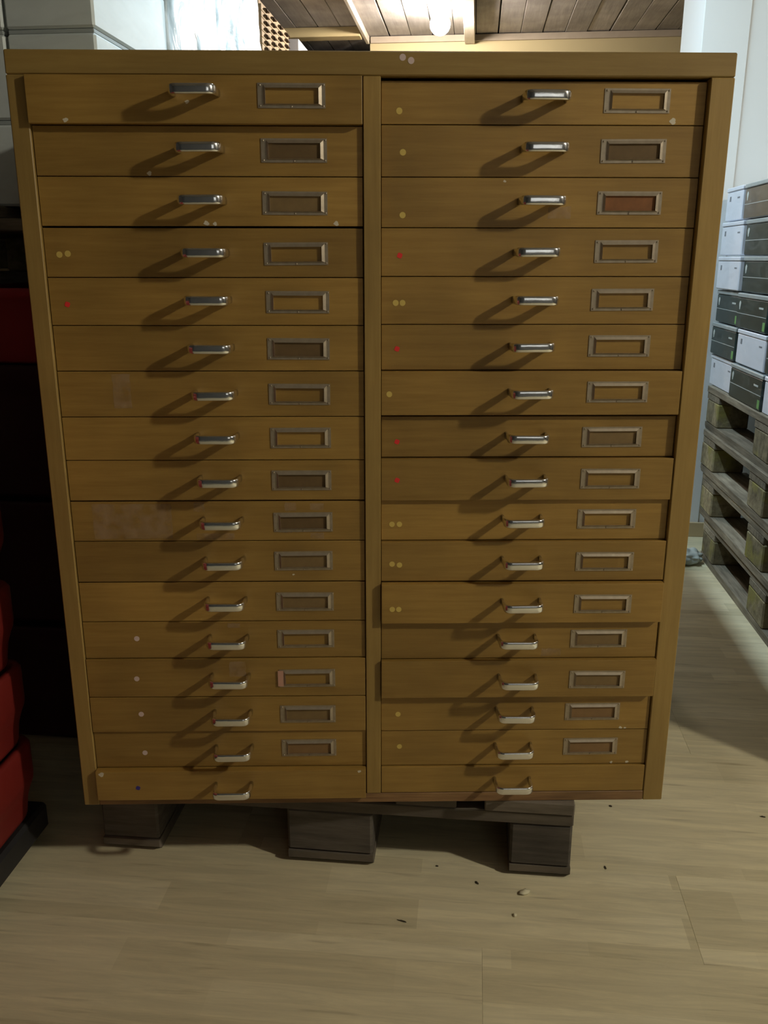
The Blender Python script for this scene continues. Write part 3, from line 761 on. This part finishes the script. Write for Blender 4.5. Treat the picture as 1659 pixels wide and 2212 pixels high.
# ------------------------------------------------------------------ far cabinet of slim drawers with cup pulls
T = tag(empty('slim_drawer_cabinet', (-1.30, 4.92, 0)), 'tall pale wooden cabinet of tiny drawers with dark cup pulls', 'cabinet')
box('carcass', 'cat_wood', -.25, .235, -.345, .345, 0, 2.172, .003, T)
pm = bmesh.new()
n = 10
g = []
for i in range(n + 1):
    a = PI * i / n
    g.append([pm.verts.new((.018 * math.sin(b_ * PI / 2 / 4), .034 * math.cos(a) * (1 - .0 * b_), .015 * math.sin(a) * math.cos(b_ * PI / 2 / 4))) for b_ in range(5)])
for i in range(n):
    for j in range(4): pm.faces.new((g[i][j], g[i + 1][j], g[i + 1][j + 1], g[i][j + 1]))
bmesh.ops.remove_doubles(pm, verts=pm.verts[:], dist=1e-5)
bmesh.ops.solidify(pm, geom=pm.faces[:], thickness=.001)
CUP = mesh_from(pm, 'cup_pull', 'cat_pull', True)
DF = box_me('small_drawer', 'cat_wood', 0, .012, -.0775, .0775, -.0128, .0128, .001)
for c_ in range(4):
    for r_ in range(14):
        z = 2.136 - r_ * .0285
        D = link('drawer', DF, T, (.2352, .265 - .05 - c_ * .160, z))
        link('cup_pull', CUP, D, (.012, 0, -.004))

# alcove storage at the far left back
box_ = tag(box('storage_shelf', 'store_dark', -1.75, -0.76, 6.05, 6.45, 2.085, 2.105, .002), 'dark wooden shelf in the far alcove under the cream beam', 'shelf')
for k, (a, c, z1, mt, lb) in enumerate([(-1.02, -0.90, 2.185, 'store_box', 'pale storage carton on the far alcove shelf, left of its neighbour'),
                                        (-0.89, -0.80, 2.172, 'lamp_metal', 'small whitish carton on the far alcove shelf, right end'),
                                        (-1.25, -1.06, 2.235, 'store_dark', 'dark brown storage carton on the far alcove shelf')]):
    T = tag(empty('storage_carton', ((a + c) / 2, 6.2, 2.1055)), lb, 'carton')
    h = z1 - 2.1055; hx = (c - a) / 2
    box('body', mt, -hx, hx, -.1, .1, 0, h * .8, .002, T); box('lid', mt, -hx - .002, hx + .002, -.102, .102, h * .8 + .0004, h, .002, T)
for sx in (-1.74, -0.78):
    box('upright', 'store_dark', sx - .0, sx + .02, 6.06, 6.44, 0, 2.0845, 0).parent = None
# the uprights belong to the shelf
for o in [o for o in COL.objects if o.name.startswith('upright')]:
    o.parent = box_; o.matrix_parent_inverse = Matrix.Translation(-Vector(box_.location))
T = tag(empty('white_crate', (-1.14, 5.52, 1.0)), 'white carton just beyond the pale far cabinet', 'carton')
box('body', 'white_box', -.13, .115, -.16, .16, 1.0 - .0, 1.165, .003, T)
box('stand', 'store_box', -.13, .115, -.16, .16, -1.0, .9995, .003, T)


# ------------------------------------------------------------------ lamps
def globe(name, loc, r, glow, label, ceil):
    T = tag(empty(name, (loc[0], loc[1], ceil)), label, 'lamp')
    bm = bmesh.new(); bmesh.ops.create_uvsphere(bm, u_segments=28, v_segments=16, radius=r)
    g_ = link('globe', mesh_from(bm, 'globe', glow, True), T, (0, 0, loc[2] - ceil)); g_.visible_shadow = True
    bm = bmesh.new(); bmesh.ops.create_cone(bm, cap_ends=True, segments=24, radius1=r * .7, radius2=r * .75, depth=max(.004, ceil - loc[2] - r * .72))
    link('ceiling_base', mesh_from(bm, 'ceiling_base', 'lamp_metal'), T, (0, 0, -max(.004, ceil - loc[2] - r * .72) / 2 - .0003))
    return T
CEIL = RZ - .0002
globe('ceiling_lamp', BULB, 0.055, 'glow_warm', 'glowing warm globe lamp on the far ceiling beside the joist', CEIL)
globe('ceiling_lamp', FRONT, 0.06, 'glow_front', 'globe ceiling lamp to the right behind the camera', CEIL)
T = tag(empty('tube_lamp', (TUBE[0] + .0, TUBE[1], CEIL)), 'cool fluorescent tube lamp on the ceiling over the aisle behind the cabinet', 'lamp')
box('housing', 'lamp_metal', .0, .04, -.62, .62, -.038, -.0005, .004, T)
bm = bmesh.new(); bmesh.ops.create_cone(bm, cap_ends=True, segments=16, radius1=.011, radius2=.011, depth=1.18, matrix=Matrix.Rotation(PI / 2, 4, 'X'))
link('tube', mesh_from(bm, 'tube', 'glow_tube', True), T, (.02, 0, -.050))

# ------------------------------------------------------------------ small things on the floor
def chip(name, mat, x, y, sx, sy, sz, label, cat, seed):
    bm = bmesh.new(); bmesh.ops.create_icosphere(bm, subdivisions=2, radius=1)
    for v in bm.verts:
        f = 1 + .45 * noise.noise(v.co * 1.7 + Vector((seed, 0, seed)))
        v.co = Vector((v.co.x * sx * f, v.co.y * sy * f, (max(v.co.z, -.6) + .6) * sz * f))
    return tag(link(name, mesh_from(bm, name, mat, True), None, (x, y, 0.0003), (0, 0, seed)), label, cat)
chip('plaster_chip', 'chip', .107, 1.211, .0095, .0055, .0035, 'larger pale chip on the floor in front of the pallet', 'chip', .4)
chip('plaster_chip', 'chip', .089, 1.158, .0036, .0030, .002, 'tiny pale chip on the floor in front of the larger one', 'chip', 1.4)
chip('leaf_bit', 'bit', .030, 1.227, .0040, .0018, .0014, 'small dark leaf bit on the floor left of the pale chip', 'debris', 2.3)
chip('leaf_bit', 'bit', -.037, 1.262, .0022, .0014, .001, 'dark speck on the floor between the middle and right pallet blocks', 'debris', 3.1)
chip('leaf_bit', 'bit', .246, 1.287, .0016, .0040, .001, 'thin dark sliver on the floor right of the pallet', 'debris', .2)
chip('leaf_bit', 'bit', -.085, 1.128, .0085, .0012, .0008, 'long dark splinter on the floor, nearest the camera', 'debris', -.25)
chip('leaf_bit', 'bit', .280, 1.465, .0030, .0022, .001, 'dark crumb on the floor by the lower right cabinet corner', 'debris', 5.3)
chip('leaf_bit', 'bit', .555, 1.46, .0050, .0020, .001, 'dark crumb on the floor far right, in front of the pallet stack', 'debris', 6.1)
